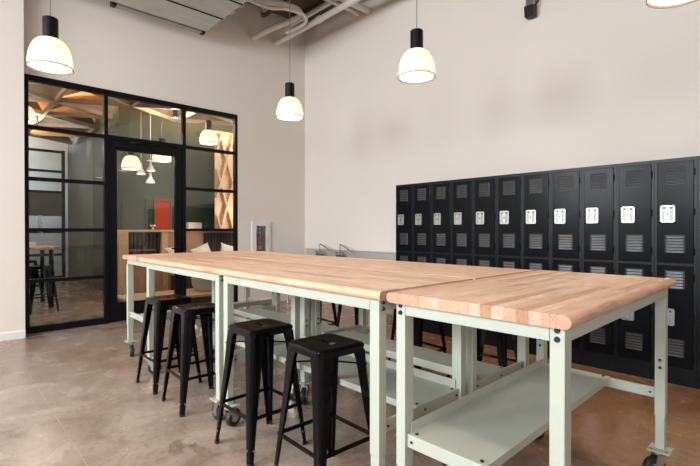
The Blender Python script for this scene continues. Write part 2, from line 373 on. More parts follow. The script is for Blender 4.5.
# ================================================================== TABLES
TZ, TH, TL, TW = 1.076, 0.044, 1.512, 0.750
def stave_color(r):
    t = r.random(); base = Vector((0.59, 0.375, 0.25))
    c = base.lerp(Vector((0.73, 0.52, 0.385)), t)
    u = r.random()
    if u < 0.16: c = Vector((0.52, 0.305, 0.19))
    elif u < 0.30: c = Vector((0.70, 0.515, 0.385))
    return (c.x, c.y, c.z, 1)
def make_table(label, loc, rz, seed):
    r = random.Random(seed)
    t = thing('workbench', label, 'workbench', loc, rz, 'butcher block workbenches pushed together')
    nst = 17; w = TW / nst; z0, z1 = TZ - TH, TZ; rad = TH / 2
    for i in range(nst):
        ya = -TW / 2 + i * w; yb = ya + w
        cuts = [-TL / 2] + sorted(r.uniform(-TL / 2 + 0.25, TL / 2 - 0.25) for _ in range(r.choice((1, 1, 2)))) + [TL / 2]
        if len(cuts) == 4 and cuts[2] - cuts[1] < 0.25: cuts.pop(2)
        for a, c in zip(cuts[:-1], cuts[1:]):
            mb = MB(); e = 0.0002
            if i in (0, nst - 1):
                s = -1 if i == 0 else 1
                inner = yb - e if i == 0 else ya + e; outer = ya if i == 0 else yb
                poly = [(inner, z0), (inner, z1)] + [(outer - s * rad + s * rad * math.sin(k * PI / 8), z0 + rad + rad * math.cos(k * PI / 8)) for k in range(9)]
                if s > 0: poly = poly[::-1]
                mb.prism(poly, 'x', a + e, c - e)
            else:
                mb.box(a + e, ya + e, z0, c - e, yb - e, z1 + r.uniform(-0.0002, 0.0))
            o = mb.build('stave', 'butcher_block', t); o.data.materials.append(MAT['end_grain'])
            for p_ in o.data.polygons:
                if abs(p_.normal.x) > 0.9: p_.material_index = 1
            o.color = stave_color(r) if 0 < i < nst - 1 else (0.60 + r.uniform(-0.04, 0.04), 0.385, 0.265, 1)
    lx, ly = TL / 2 - 0.03, TW / 2 - 0.03        # outer faces of the legs
    PX, PY = 0.058, 0.048
    for sx in (-1, 1):
        for sy in (-1, 1):
            xo, xi = sx * lx, sx * (lx - PX); yo, yi = sy * ly, sy * (ly - PY)
            X0, X1 = min(xo, xi), max(xo, xi); Y0, Y1 = min(yo, yi), max(yo, yi)
            lg = box(X0, Y0, 0.335, X1, Y1, TZ - TH).build('leg', 'bench_paint', t, bevel=0.003)
            box(X0 + 0.003, Y0 + 0.003, 0.160, X1 - 0.003, Y1 - 0.003, 0.34).build('leg_extension', 'bench_paint', lg, bevel=0.002)
            yc = (Y0 + Y1) / 2
            for z in (0.991, 1.020): MB().cyl((xo, yc, z), (xo + sx * 0.007, yc, z), 0.0105, 0.008, 10).build('bolt', 'bolt_black', lg)
            for z in (0.60, 0.64): MB().cyl((xi, yc, z), (xi - sx * 0.004, yc, z), 0.009, 0.007, 10).build('bolt', 'bolt_black', lg)
            xc = (X0 + X1) / 2; cxx = xc - sx * 0.01
            pl = box(cxx - 0.055, yc - 0.05, 0.153, cxx + 0.055, yc + 0.05, 0.159).build('caster_plate', 'bench_paint', t)
            for ax in (-0.042, 0.042):
                for ay in (-0.036, 0.036): MB().cyl((cxx + ax, yc + ay, 0.146), (cxx + ax, yc + ay, 0.164), 0.006, n=6).build('bolt', 'zinc', pl)
            # swivel caster with its own heading
            an = r.uniform(0, 2 * PI)
            while abs(yc - 0.10 * math.sin(an)) > TW / 2 - 0.03 or abs(cxx - 0.10 * math.cos(an)) > TL / 2 - 0.03: an = r.uniform(0, 2 * PI)
            fk = MB()
            fk.cyl((0, 0, 0.136), (0, 0, 0.153), 0.034, 0.036, 14)
            for q in (-1, 1):
                fk.loft([[(-0.032, q * 0.024 - 0.002, 0.137), (0.030, q * 0.024 - 0.002, 0.137), (0.030, q * 0.024 + 0.002, 0.137), (-0.032, q * 0.024 + 0.002, 0.137)],
                         [(-0.052, q * 0.024 - 0.002, 0.052), (-0.016, q * 0.024 - 0.002, 0.052), (-0.016, q * 0.024 + 0.002, 0.052), (-0.052, q * 0.024 + 0.002, 0.052)]])
            fk.box(-0.034, -0.026, 0.130, 0.032, 0.026, 0.137)
            fk.cyl((-0.034, -0.034, 0.060), (-0.034, 0.034, 0.060), 0.008, n=8)
            cs = fk.build('caster', 'zinc', t, loc=(cxx, yc, 0)); cs.rotation_euler = (0, 0, an)
            prof = [(0.020, -0.019), (0.054, -0.019), (0.060, -0.011), (0.060, 0.011), (0.054, 0.019), (0.020, 0.019)]
            wl = MB(); n = 20
            wl.loft([[(-0.034 + rr_ * math.cos(2 * PI * k / n), yy, 0.060 + rr_ * math.sin(2 * PI * k / n)) for k in range(n)] for rr_, yy in prof])
            wl.build('wheel', 'rubber', cs, smooth=True)
            MB().cyl((-0.034, -0.021, 0.060), (-0.034, 0.021, 0.060), 0.030, n=14).build('wheel_hub', 'zinc', cs)
    # top rails
    for s in (-1, 1):
        y = s * ly; yy = sorted((y, y - s * 0.020))
        box(-lx + PX + 0.001, yy[0], TZ - TH - 0.050, lx - PX - 0.001, yy[1], TZ - TH - 0.001).build('rail', 'bench_paint', t, bevel=0.002)
        x = s * lx; xx = sorted((x, x - s * 0.020))
        box(xx[0], -ly + PY + 0.001, TZ - TH - 0.050, xx[1], ly - PY - 0.001, TZ - TH - 0.001).build('rail', 'bench_paint', t, bevel=0.002)
        # end stringer carrying the shelf
        xs = sorted((s * (lx - 0.014), s * (lx - 0.034)))
        st = box(xs[0], -ly + PY + 0.001, 0.425, xs[1], ly - PY - 0.001, 0.478).build('stringer', 'bench_paint', t, bevel=0.002)
        for yb_ in (-ly + PY + 0.025, ly - PY - 0.025, 0.0):
            MB().cyl((s * (lx - 0.014), yb_, 0.452), (s * (lx - 0.009), yb_, 0.452), 0.006, n=8).build('bolt', 'bolt_black', st)
            MB().cyl((s * (lx - 0.034), yb_, 0.452), (s * (lx - 0.039), yb_, 0.452), 0.006, n=8).build('bolt', 'bolt_black', st)
    # half-depth lower shelf with an upstand along its rear edge
    sh = MB(); xe = lx - 0.012; yr = ly - PY - 0.006; yf = yr - 0.36
    sh.box(-xe, yf, 0.479, xe, yr, 0.482)
    sh.box(-xe + 0.036, yf, 0.448, xe - 0.036, yf + 0.003, 0.479)
    sf = sh.build('shelf', 'bench_paint', t)
    box(-xe + 0.02, yr - 0.003, 0.482, xe - 0.02, yr, 0.527).build('shelf_lip', 'bench_paint', sf)
    for s in (-1, 1):
        for yb_ in (yf + 0.03, yr - 0.03): MB().cyl((s * (xe - 0.022), yb_, 0.482), (s * (xe - 0.022), yb_, 0.487), 0.007, n=8).build('bolt', 'bolt_black', sf)
    return t
T2Y = 1.385
x2 = -2.816
def tbl_c(x0, y0): return (x0 + TL / 2, y0 + TW / 2, 0)
c1 = Vector((-1.276, 1.398, 0)); r1 = math.radians(0.94)
ctr = c1 + Matrix.Rotation(r1, 3, 'Z') @ Vector((TW / 2, TL / 2, 0))
make_table('workbench set crosswise at the end farthest from the glass partition, its bare shelf facing outward', ctr, PI / 2 + r1, 11)
make_table('lengthwise workbench on the stool-lined aisle side, next to the outer crosswise bench', tbl_c(x2, T2Y), 0, 12)
make_table('lengthwise workbench on the stool-lined aisle side, next to the bench by the glass door', tbl_c(x2 - 1.516, T2Y), 0, 13)
make_table('lengthwise workbench on the locker side, next to the outer crosswise bench', tbl_c(x2, T2Y + TW + 0.004), PI, 14)
make_table('lengthwise workbench on the locker side, next to the bench by the glass door', tbl_c(x2 - 1.516, T2Y + TW + 0.004), PI, 15)
make_table('workbench set crosswise at the end closest to the glass door', (x2 - 1.520 - TW / 2 - 0.002, 1.43 + TL / 2, 0), -PI / 2, 16)

# ================================================================== LOCKERS
LX0, LY, LW, LD, LH = -4.091, 4.678, 0.3048, 0.53, 1.962
def rsq(hx, hy, rad, n=4):
    pts = []
    for q, (sx, sy) in enumerate(((1, 1), (-1, 1), (-1, -1), (1, -1))):
        for k in range(n + 1):
            a = q * PI / 2 + k * PI / 2 / n
            pts.append((sx * (hx - rad) + rad * math.cos(a), sy * (hy - rad) + rad * math.sin(a)))
    return pts
# louvre: stamped hood, open towards the floor
lw, lh, lp = 0.066, 0.0160, 0.0065
lv = MB()
sec = [(0.0, lh), (-0.0008, lh * 0.82), (-0.0022, lh * 0.45), (-0.0042, 0.002), (-0.0046, -0.001), (-0.0025, -0.001), (-0.0006, lh * 0.6)]
xs_ = [(-lw, 0.0), (-lw + 0.010, 1.0), (lw - 0.010, 1.0), (lw, 0.0)]
lv.loft([[(x, y * max(k, 0.03), z) for y, z in sec] for x, k in xs_])
lv_me = lv.mesh('louver'); lv_me.materials.append(MAT['louver_paint'])
# recessed handle cup: rounded bright frame with a pan, lift latch and key hole
def handle_mesh():
    outer = rsq(0.053, 0.074, 0.015); mid = rsq(0.044, 0.065, 0.009); fr = MB()
    A = [(x, 0.0, z) for x, z in outer]; B = [(x, -0.007, z) for x, z in outer]; C = [(x, -0.007, z) for x, z in mid]; D = [(x, -0.001, z) for x, z in mid]
    fr.loft([A, B, C, D], False, False)
    me = fr.mesh('handle'); me.materials.append(MAT['handle_metal']); return me
hm = handle_mesh()
pan_me = MB().prism(rsq(0.044, 0.065, 0.009), 'y', -0.0012, -0.0002).mesh('handle_pan'); pan_me.materials.append(MAT['handle_pan'])
lt = MB(); lt.box(-0.017, -0.010, -0.055, 0.017, -0.0015, 0.048); lt.box(-0.030, -0.008, 0.030, 0.030, -0.0015, 0.054)
lt_me = lt.mesh('latch'); lt_me.materials.append(MAT['handle_metal'])
kh = MB(); kh.cyl((0, -0.0098, -0.002), (0, -0.0115, -0.002), 0.009, n=10); 
nc_me = box(-0.007, -0.0105, 0.040, 0.007, -0.008, 0.058).mesh('latch_notch'); nc_me.materials.append(MAT['bolt_black'])
kh_me = kh.mesh('keyhole'); kh_me.materials.append(MAT['bolt_black'])
bd = MB()
bd.box(0.001, 0.012, 0.0, LW - 0.001, LD, LH)
bd.box(0.001, 0, 0, 0.021, 0.012, LH); bd.box(LW - 0.021, 0, 0, LW - 0.001, 0.012, LH)
bd.box(0.021, 0, LH - 0.030, LW - 0.021, 0.012, LH); bd.box(0.021, 0, 1.030, LW - 0.021, 0.012, 1.052); bd.box(0.021, 0, 0.0, LW - 0.021, 0.012, 0.15)
bd_me = bd.mesh('body'); bd_me.materials.append(MAT['locker_frame'])
dr = MB(); dh = 0.878; DW0, DW1 = 0.0235, LW - 0.0235
dr.box(DW0, -0.006, 0, DW1, 0.0115, dh)
dr_me = dr.mesh('door'); dr_me.materials.append(MAT['locker_paint'])
hn = MB().cyl((LW - 0.018, -0.004, -0.03), (LW - 0.018, -0.004, 0.03), 0.005, n=8)
hn_me = hn.mesh('hinge'); hn_me.materials.append(MAT['locker_paint'])
ordw = ['first', 'second', 'third', 'fourth', 'fifth', 'sixth', 'seventh', 'eighth', 'ninth', 'tenth', 'eleventh', 'twelfth', 'thirteenth', 'fourteenth']
vent_bg = box(-0.072, -0.0068, 0, 0.072, -0.0058, 0.158).mesh('vent_shade_plate'); vent_bg.materials.append(MAT['locker_dark'])  # dark plate on the solid door, standing for shade inside the vents
for i in range(14):
    L = thing('locker', 'black two-door steel locker, %s in the row counting from the steel sink' % ordw[i], 'locker', (LX0 + i * LW, LY, 0), 0, 'row of black lockers along the wall')
    put('body', bd_me, L)
    for zb in (0.1515, 1.0525):
        d = put('door', dr_me, L, bevel=0.0025); d.location = (0, 0, zb)
        for hz_ in (0.10, 0.44, 0.78): put('hinge', hn_me, d, loc=(0, 0, hz_))
        for vz in (0.678, 0.088):
            vo = put('vent_shade_plate', vent_bg, d); vo.location = (0.152, 0, vz)
            for k in range(6):
                o = put('louver', lv_me, d); o.location = (0.152, -0.006, vz + 0.006 + k * 0.0255)
        h = put('handle', hm, d); h.location = (0.100, -0.006, 0.428)
        hp = put('handle_pan', pan_me, d); hp.location = (0.100, -0.006, 0.428)
        h2 = put('latch', lt_me, d); h2.location = (0.100, -0.006, 0.428)
        h3 = put('keyhole', kh_me, d); h3.location = (0.100, -0.006, 0.428)
        for q in (-0.023, 0.023): put('latch_notch', nc_me, d, loc=(0.100 + q, -0.006, 0.428))

# ================================================================== STOOLS
SZ = 0.752
def make_stool():
    t = thing('bar_stool', 'x', 'stool', (0, 0, 0), 0, 'black metal bar stools')
    n = 6
    se = MB()
    def ring(h, rad, z, k=n): return [(x, y, z) for x, y in rsq(h, h, rad, k)]
    slot = [(0.030 * math.cos(2 * PI * (k + 0.5) / 28 ), 0.012 * math.sin(2 * PI * (k + 0.5) / 28), SZ - 0.006) for k in range(28)]
    # the slot ring must start at the same corner as the rounded squares
    rings = [slot, [(x * 1.15, y * 1.25, SZ - 0.003) for x, y, z in slot], ring(0.075, 0.060, SZ - 0.003), ring(0.122, 0.040, SZ - 0.001), ring(0.134, 0.036, SZ),
             ring(0.146, 0.034, SZ - 0.003), ring(0.153, 0.034, SZ - 0.011), ring(0.154, 0.034, SZ - 0.022), ring(0.150, 0.032, SZ - 0.026), ring(0.152, 0.032, SZ - 0.045), ring(0.145, 0.030, SZ - 0.045), ring(0.143, 0.030, SZ - 0.012), ring(0.05, 0.04, SZ - 0.010)]
    se.loft(rings, False, False)
    se.build('seat', 'stool_black', t, smooth=True)
    for sx in (-1, 1):
        for sy in (-1, 1):
            prof = [(0.712, 0.088, 0.152), (0.665, 0.078, 0.156), (0.45, 0.060, 0.171), (0.20, 0.042, 0.193), (0.03, 0.030, 0.206), (0.014, 0.028, 0.208)]
            R = []
            for z, w, c in prof:
                rd = min(0.022, w * 0.5); th = 0.004
                pts = [(-w, 0)] + [(-rd + rd * math.sin(k * PI / 8), -rd + rd * math.cos(k * PI / 8)) for k in range(5)] + [(0, -w)]
                inn = [(-th, -w)] + [(-rd + (rd - th) * math.sin(k * PI / 8), -rd + (rd - th) * math.cos(k * PI / 8)) for k in (4, 3, 2, 1, 0)] + [(-w, -th)]
                R.append([(sx * (c + u), sy * (c + v), z) for u, v in pts + inn])
            if sx * sy < 0: R = [r_[::-1] for r_ in R]
            lg = MB().loft(R[::-1]).build('leg', 'stool_black', t, smooth=True)
            c = 0.207
            MB().loft([[(sx * (c - u), sy * (c - v), z) for u, v in ((0.0, 0.0), (0.030, 0.0), (0.030, 0.010), (0.010, 0.010), (0.010, 0.030), (0.0, 0.030))] for z in (0.0, 0.020)]).build('foot_tip', 'rubber', lg)
            MB().cyl((sx * (0.196 - 0.020), sy * 0.1985, 0.085), (sx * (0.196 - 0.020), sy * 0.2035, 0.085), 0.006, n=8).build('rivet', 'zinc', lg)
            MB().cyl((sx * 0.1985, sy * (0.196 - 0.020), 0.085), (sx * 0.2035, sy * (0.196 - 0.020), 0.085), 0.006, n=8).build('rivet', 'zinc', lg)
    zb = 0.255; cb = 0.182
    for s in (-1, 1):
        box(-cb, s * cb - 0.004, zb - 0.010, cb, s * cb + 0.004, zb + 0.010).build('footrest_bar', 'stool_black', t)
        box(s * cb - 0.004, -cb + 0.005, zb - 0.010, s * cb + 0.004, cb - 0.005, zb + 0.010).build('footrest_bar', 'stool_black', t)
    xb = MB()
    xb.tube([(-0.155, -0.155, 0.635), (0, 0, 0.650), (0.155, 0.155, 0.635)], 0.005, 6); xb.tube([(-0.155, 0.155, 0.635), (0, 0, 0.662), (0.155, -0.155, 0.635)], 0.005, 6)
    xb.build('cross_brace', 'stool_black', t)
    return t
stools = [(-3.92, 1.475, 2, 'black metal bar stool at the aisle side, first from the glass partition'),
          (-3.33, 1.475, -2, 'black metal bar stool at the aisle side, second from the glass partition'),
          (-2.41, 1.475, 1, 'black metal bar stool at the aisle side, third from the glass partition'),
          (-1.80, 1.50, -1.5, 'black metal bar stool at the aisle side, fourth from the glass partition'),
          (-1.86, 3.30, 8, 'black metal bar stool on the locker side, last from the glass partition'),
          (-2.55, 3.22, -6, 'black metal bar stool on the locker side, third from the glass partition'),
          (-3.35, 3.25, 4, 'black metal bar stool on the locker side, second from the glass partition'),
          (-4.05, 3.22, -3, 'black metal bar stool on the locker side, first from the glass partition')]
st0 = make_stool()
for i, (x, y, a, lab) in enumerate(stools):
    o = st0 if i == 0 else copy_tree(st0)
    o.location = (x, y, 0); o.rotation_euler = (0, 0, math.radians(a)); o['label'] = lab

# ================================================================== PENDANTS
RZ = 2.757
def make_pendant(D=0.34, drop=None):
    t = thing('pendant_lamp', 'x', 'pendant lamp', (0, 0, 0), 0, 'dome pendant lamps hung in rows')
    R = D / 2; hgt = 0.255 * D / 0.34; n = 48
    sh = MB(); rings = []
    for k in range(13):
        a = k / 12 * PI / 2
        rr_ = 0.046 + (R - 0.046) * math.sin(a) ** 0.92; z = hgt * math.cos(a) ** 0.85 if k < 12 else 0.0
        rings.append([(rr_ * (1 + (0.006 if j % 2 else -0.006) * (0 if k in (0, 12) else 1)) * math.cos(2 * PI * j / n), rr_ * (1 + (0.006 if j % 2 else -0.006) * (0 if k in (0, 12) else 1)) * math.sin(2 * PI * j / n), z) for j in range(n)])
    sh.loft(rings, False, False)
    sd = sh.build('shade', 'shade_acrylic', t, smooth=True)
    rg = MB(); rg.loft([[((R + dr_) * math.cos(2 * PI * j / n), (R + dr_) * math.sin(2 * PI * j / n), z) for j in range(n)] for dr_, z in ((0.0, 0.004), (0.004, 0.003), (0.004, -0.004), (-0.001, -0.004), (0.0, 0.004))], False, False)
    rg.build('rim', 'cord_grey', sd)
    MB().lathe([(0.001, 0.016), (R * 0.90, 0.012), (R * 0.90, 0.008), (0.001, 0.010)], 32).build('lens', 'lamp_lens', t, smooth=True)
    so = MB().lathe([(0.044, hgt - 0.004), (0.060, hgt - 0.002), (0.060, hgt + 0.175), (0.052, hgt + 0.182), (0.008, hgt + 0.184)], 24, True, True)
    so.build('socket', 'socket_black', t, smooth=True)
    top = (drop if drop else CZ - 0.161 - RZ)
    MB().cyl((0, 0, hgt + 0.18), (0, 0, top - 0.02), 0.0035, n=6).build('cord', 'cord_grey', t)
    MB().lathe([(0.055, top), (0.055, top - 0.012), (0.01, top - 0.03)], 20, True, True).build('ceiling_canopy', 'socket_black', t, smooth=True)
    return t
def bulb(x, y, z, e, r=0.035):
    l = bpy.data.lights.new('bulb', 'POINT'); l.energy = e; l.color = (1.0, 0.80, 0.60); l.shadow_soft_size = r
    o = bpy.data.objects.new('bulb', l); COL.objects.link(o); o.location = (x, y, z)
def lamp_spot(x, y, z, e):
    l = bpy.data.lights.new('pendant_downlight', 'SPOT'); l.energy = e; l.color = (1.0, 0.78, 0.56); l.spot_size = math.radians(128); l.spot_blend = 1.0; l.shadow_soft_size = 0.13
    o = bpy.data.objects.new('pendant_downlight', l); COL.objects.link(o); o.location = (x, y, z)
PX_ = (-4.63, -2.60, -0.60); PY_ = (0.725, 3.265)
plab = {(0, 0): 'dome pendant lamp with black socket hanging over the aisle before the glass partition',
        (0, 1): 'dome pendant lamp hanging on the locker side, near the fire extinguisher corner',
        (1, 1): 'dome pendant lamp hanging on the locker side, above the middle of the lockers',
        (2, 1): 'dome pendant lamp on the locker side, above the outer crosswise workbench',
        (1, 0): 'dome pendant lamp over the aisle, middle of its row', (2, 0): 'dome pendant lamp over the aisle, farthest from the glass partition'}
# canopies hang from the nearest joist or the deck
first = None
for i, x in enumerate(PX_):
    for j, y in enumerate(PY_):
        if first is None: first = make_pendant(); o = first
        else: o = copy_tree(first)
        o.location = (x, y, RZ); o['label'] = plab[(i, j)]
        bulb(x, y, RZ + 0.05, 0.15)
        lamp_spot(x, y, RZ - 0.008, 80)

# ================================================================== FIRE EXTINGUISHER CABINET
fc = thing('extinguisher_cabinet', 'white framed fire extinguisher cabinet on the beige wall', 'cabinet', (WX, 4.275, 0.80))
fm = MB()
for (a0, a1, z0, z1) in ((-0.19, -0.10, 0, 0.70), (0.10, 0.19, 0, 0.70), (-0.10, 0.10, 0, 0.085), (-0.10, 0.10, 0.61, 0.70)):
    fm.box(0.001, a0, z0, 0.030, a1, z1)
fm.build('frame', 'white_trim', fc, bevel=0.004)
bk = MB(); bk.box(-0.165, -0.099, 0.086, -0.160, 0.099, 0.609)
bk.box(-0.160, -0.099, 0.086, 0.001, -0.094, 0.609); bk.box(-0.160, 0.094, 0.086, 0.001, 0.099, 0.609); bk.box(-0.160, -0.094, 0.086, 0.001, 0.094, 0.091); bk.box(-0.160, -0.094, 0.604, 0.001, 0.094, 0.609)
bk.build('body', 'cabinet_inside', fc)
box(0.016, -0.0995, 0.0855, 0.019, 0.0995, 0.6095).build('glass_pane', 'clear_glass', fc)
MB().tube([(0.030, 0.112, 0.30), (0.044, 0.112, 0.32), (0.044, 0.112, 0.38), (0.030, 0.112, 0.40)], 0.005, 6).build('pull_handle', 'chrome', fc)
fe = thing('fire_extinguisher', 'red fire extinguisher with white label inside the wall cabinet', 'fire extinguisher', (WX - 0.066, 4.282, 0.892))
MB().lathe([(0.020, 0.0), (0.050, 0.004), (0.054, 0.02), (0.054, 0.30), (0.046, 0.335), (0.022, 0.355), (0.018, 0.375)], 20, True, True).build('cylinder', 'red_paint', fe, smooth=True)
MB().lathe([(0.0545, 0.09), (0.0547, 0.091), (0.0547, 0.169), (0.0545, 0.17)], 20).build('label', 'paper_white', fe, smooth=True)
vl = MB(); vl.cyl((0, 0, 0.37), (0, 0, 0.42), 0.016, n=10); vl.cyl((0, 0, 0.395), (0.045, 0.0, 0.395), 0.014, n=10)
vl.build('valve', 'chrome', fe)
hv = MB(); hv.box(-0.008, -0.02, 0.418, 0.008, 0.075, 0.426); hv.loft([[(-0.007, -0.02, 0.430), (0.007, -0.02, 0.430), (0.007, -0.02, 0.437), (-0.007, -0.02, 0.437)], [(-0.007, 0.085, 0.462), (0.007, 0.085, 0.462), (0.007, 0.085, 0.468), (-0.007, 0.085, 0.468)]])
hv.build('lever', 'bolt_black', fe)
MB().tube([(0, -0.015, 0.40), (0.0, -0.045, 0.39), (0.03, -0.060, 0.33), (0.045, -0.060, 0.22), (0.045, -0.055, 0.12)], 0.008, 8).build('hose', 'rubber', fe, smooth=True)

# ================================================================== SINK
sk = thing('utility_sink', 'stainless steel double sink with backsplash against the wall beside the lockers', 'sink', (0, 0, 0))
sx0, sx1, sy0, sy1 = -6.88, -4.16, 4.72, 5.255
bs = MB(); bs.box(sx0, sy1 - 0.035, 0.86, sx1, sy1, 0.985); bs.box(sx0, sy1 - 0.055, 0.972, sx1, sy1 - 0.030, 0.985)
bs.build('backsplash', 'sink_steel', sk, bevel=0.003)
bw = MB()
def basin(x0, x1):
    y0, y1, zt, zb_ = sy0 + 0.05, sy1 - 0.09, 0.86, 0.60
    o = [(x0, y0), (x1, y0), (x1, y1), (x0, y1)]
    i_ = [(x0 + 0.03, y0 + 0.03), (x1 - 0.03, y0 + 0.03), (x1 - 0.03, y1 - 0.03), (x0 + 0.03, y1 - 0.03)]
    MB().loft([[(x, y, zt) for x, y in o[::-1]], [(x, y, zb_) for x, y in i_[::-1]]], False, True).build('basin', 'sink_steel', sk)
rim = MB()
bx = [(-6.55, -5.95), (-5.88, -5.28)]
rim.box(sx0, sy0, 0.84, sx1, sy0 + 0.05, 0.862); rim.box(sx0, sy1 - 0.09, 0.84, sx1, sy1 - 0.035, 0.862)
rim.box(sx0, sy0 + 0.05, 0.84, -6.55, sy1 - 0.09, 0.862); rim.box(-5.95, sy0 + 0.05, 0.84, -5.88, sy1 - 0.09, 0.862); rim.box(-5.28, sy0 + 0.05, 0.84, sx1, sy1 - 0.09, 0.862)
rim.build('deck', 'sink_steel', sk)
for a, c in bx: basin(a, c)
for x in (sx0 + 0.05, sx1 - 0.05):
    for y in (sy0 + 0.05, sy1 - 0.06):
        MB().cyl((x, y, 0), (x, y, 0.84), 0.02, n=12).build('leg', 'steel', sk, smooth=True)
for x in (-6.36, -5.80):
    f_ = MB(); yb_ = sy1 - 0.10
    f_.tube([(x, yb_, 0.862), (x, yb_, 1.080), (x + 0.012, yb_ - 0.002, 1.088), (x + 0.30, yb_ - 0.05, 0.995), (x + 0.312, yb_ - 0.052, 0.985), (x + 0.312, yb_ - 0.052, 0.925)], 0.009, 8)
    fo = f_.build('faucet', 'tap_metal', sk, smooth=True)
    hb = MB(); hb.box(x - 0.10, yb_ - 0.02, 0.862, x + 0.10, yb_ + 0.02, 0.905)
    for q in (-0.085, 0.085): hb.cyl((x + q, yb_, 0.90), (x + q, yb_, 0.945), 0.014, n=10); hb.box(x + q - 0.008, yb_ - 0.07, 0.938, x + q + 0.008, yb_ + 0.01, 0.950)
    hb.build('tap_handle', 'tap_metal', fo)

# ================================================================== CEILING SERVICES
dz0, dz1 = 4.40, 4.85
du = thing('air_duct', 'flat galvanised metal duct hanging below the ceiling by the glass partition', 'duct', (0, 0, 0))
d_ = MB()
for k in range(3):
    xa = -6.54 + k * 0.565
    box(xa + 0.006, -0.8, dz0, xa + 0.559, 3.04, dz1).build('duct_panel', 'duct_metal', du, bevel=0.004)
    box(xa + 0.559, -0.8, dz0 - 0.012, xa + 0.571, 3.04, dz0 + 0.05).build('seam', 'socket_black', du)
    for q in range(2):
        box(xa + 0.19 + q * 0.18, -0.8, dz0 - 0.004, xa + 0.195 + q * 0.18, 3.035, dz0 + 0.001).build('rib', 'duct_metal', du)
for k in range(7): box(-6.5 + k * 0.25, 3.041, dz0 - 0.006 - (k % 2) * 0.01, -6.38 + k * 0.25, 3.06, dz0 + 0.09).build('flange', 'zinc', du)
for x in (-6.2, -5.0):
    for y in (0.2, 2.4): MB().cyl((x, y, dz1), (x, y, CZ - 0.161), 0.006, n=6).build('hanger_rod', 'zinc', du)
df_ = thing('slot_diffuser', 'long slot air diffuser with dark ends along the duct edge', 'diffuser', (0, 0, 0))
for xa, xb in ((-6.635, -6.617), (-6.602, -6.584), (-6.569, -6.551)): box(xa, 1.78, dz0 - 0.02, xb, 2.98, dz0 + 0.05).build('blade', 'steel', df_)
box(-6.64, 1.72, dz0 - 0.025, -6.545, 1.78, dz0 + 0.06).build('end_cap', 'socket_black', df_)
box(-6.64, 2.98, dz0 - 0.025, -6.545, 3.035, dz0 + 0.06).build('end_cap', 'socket_black', df_)
box(-6.64, 1.78, dz0 + 0.03, -6.545, 2.98, dz0 + 0.06).build('plenum', 'socket_black', df_)

def smooth_path(pts, n=6):
    P = [Vector(p) for p in pts]; out = []
    for i in range(len(P) - 1):
        p0, p1, p2, p3 = P[max(i - 1, 0)], P[i], P[i + 1], P[min(i + 2, len(P) - 1)]
        for k in range(n):
            t = k / n
            out.append(0.5 * ((2 * p1) + (p2 - p0) * t + (2 * p0 - 5 * p1 + 4 * p2 - p3) * t * t + (3 * p1 - p0 - 3 * p2 + p3) * t ** 3))
    return out + [P[-1]]
def pipe(label, pts, r, mat='conduit_white', smooth=True, couplings=()):
    t = thing('conduit', label, 'pipe', (0, 0, 0), 0, 'pipes under the ceiling by the corner')
    P = smooth_path(pts) if smooth else pts
    MB().tube(P, r, 10).build('tube', mat, t, smooth=True)
    for f in couplings:
        a, b_ = Vector(pts[0]), Vector(pts[-1]); u = (b_ - a).normalized(); c = a.lerp(b_, f)
        MB().cyl(c - u * 0.03, c + u * 0.03, r * 1.25, n=12).build('coupling', 'bolt_black' if len(couplings) > 3 else mat, t, smooth=True)
    return t
pipe('thick pale hose that bends back on itself from the wall under the ceiling', [(-6.955, 4.12, 4.752), (-6.55, 4.20, 4.80), (-6.20, 4.36, 4.86), (-5.98, 4.42, 4.90), (-5.86, 4.28, 4.92), (-5.90, 4.00, 4.93), (-6.05, 3.75, 4.95), (-6.05, 3.30, 4.97), (-5.8, 2.9, 5.0)], 0.048)
pipe('thin pale hose looping beside the thick hose under the ceiling', [(-6.30, 4.36, 4.71), (-6.15, 4.42, 4.73), (-5.88, 4.46, 4.77), (-5.74, 4.30, 4.80), (-5.80, 4.02, 4.82), (-5.98, 3.78, 4.83), (-5.98, 3.30, 4.86), (-5.7, 2.9, 4.90)], 0.030)
pipe('straight pale pipe that leaves the wall lowest, running along the locker wall', [(-6.975, 4.60, 4.80), (-2.2, 4.60, 4.80)], 0.048, smooth=False, couplings=(0.27, 0.5))
pipe('straight pale pipe above and beside the lowest pipe', [(-6.3, 4.70, 4.88), (-2.2, 4.70, 4.88)], 0.038, smooth=False, couplings=(0.12,))
pipe('slim straight pipe highest under the ceiling by the corner', [(-6.975, 4.78, 5.12), (-2.2, 4.78, 5.12)], 0.04, smooth=False)
pipe('copper-bronze pipe with dark couplings up under the ceiling', [(-6.6, 4.1, 5.125), (-3.0, 4.1, 5.125)], 0.055, 'lattice_wood_pale', False, (0.10, 0.18, 0.26, 0.34))
pipe('pale pipe entering the locker wall, the longer of two', [(-5.20, 5.275, 4.98), (-5.20, 2.2, 4.98)], 0.050, smooth=False)
pipe('pale pipe entering the locker wall with a dark ring, closer to the corner', [(-5.44, 5.275, 5.02), (-5.44, 2.2, 5.02)], 0.034, smooth=False, couplings=(0.03,))
sp = thing('wall_speaker', 'small black box on a silver bracket high on the locker wall', 'speaker', (-2.42, WY, 3.885))
s_ = MB(); s_.loft([[(-0.055, -0.125, 0), (0.055, -0.125, 0), (0.055, -0.03, 0.0), (-0.055, -0.03, 0.0)], [(-0.055, -0.14, 0.125), (0.055, -0.14, 0.125), (0.055, -0.03, 0.125), (-0.055, -0.03, 0.125)]])
s_.build('housing', 'socket_black', sp, bevel=0.006)
MB().box(-0.045, -0.13, 0.126, 0.045, -0.001, 0.137).box(-0.045, -0.012, 0.10, 0.045, -0.001, 0.36).box(-0.04, -0.12, 0.137, 0.04, -0.04, 0.30).build('bracket', 'zinc', sp)
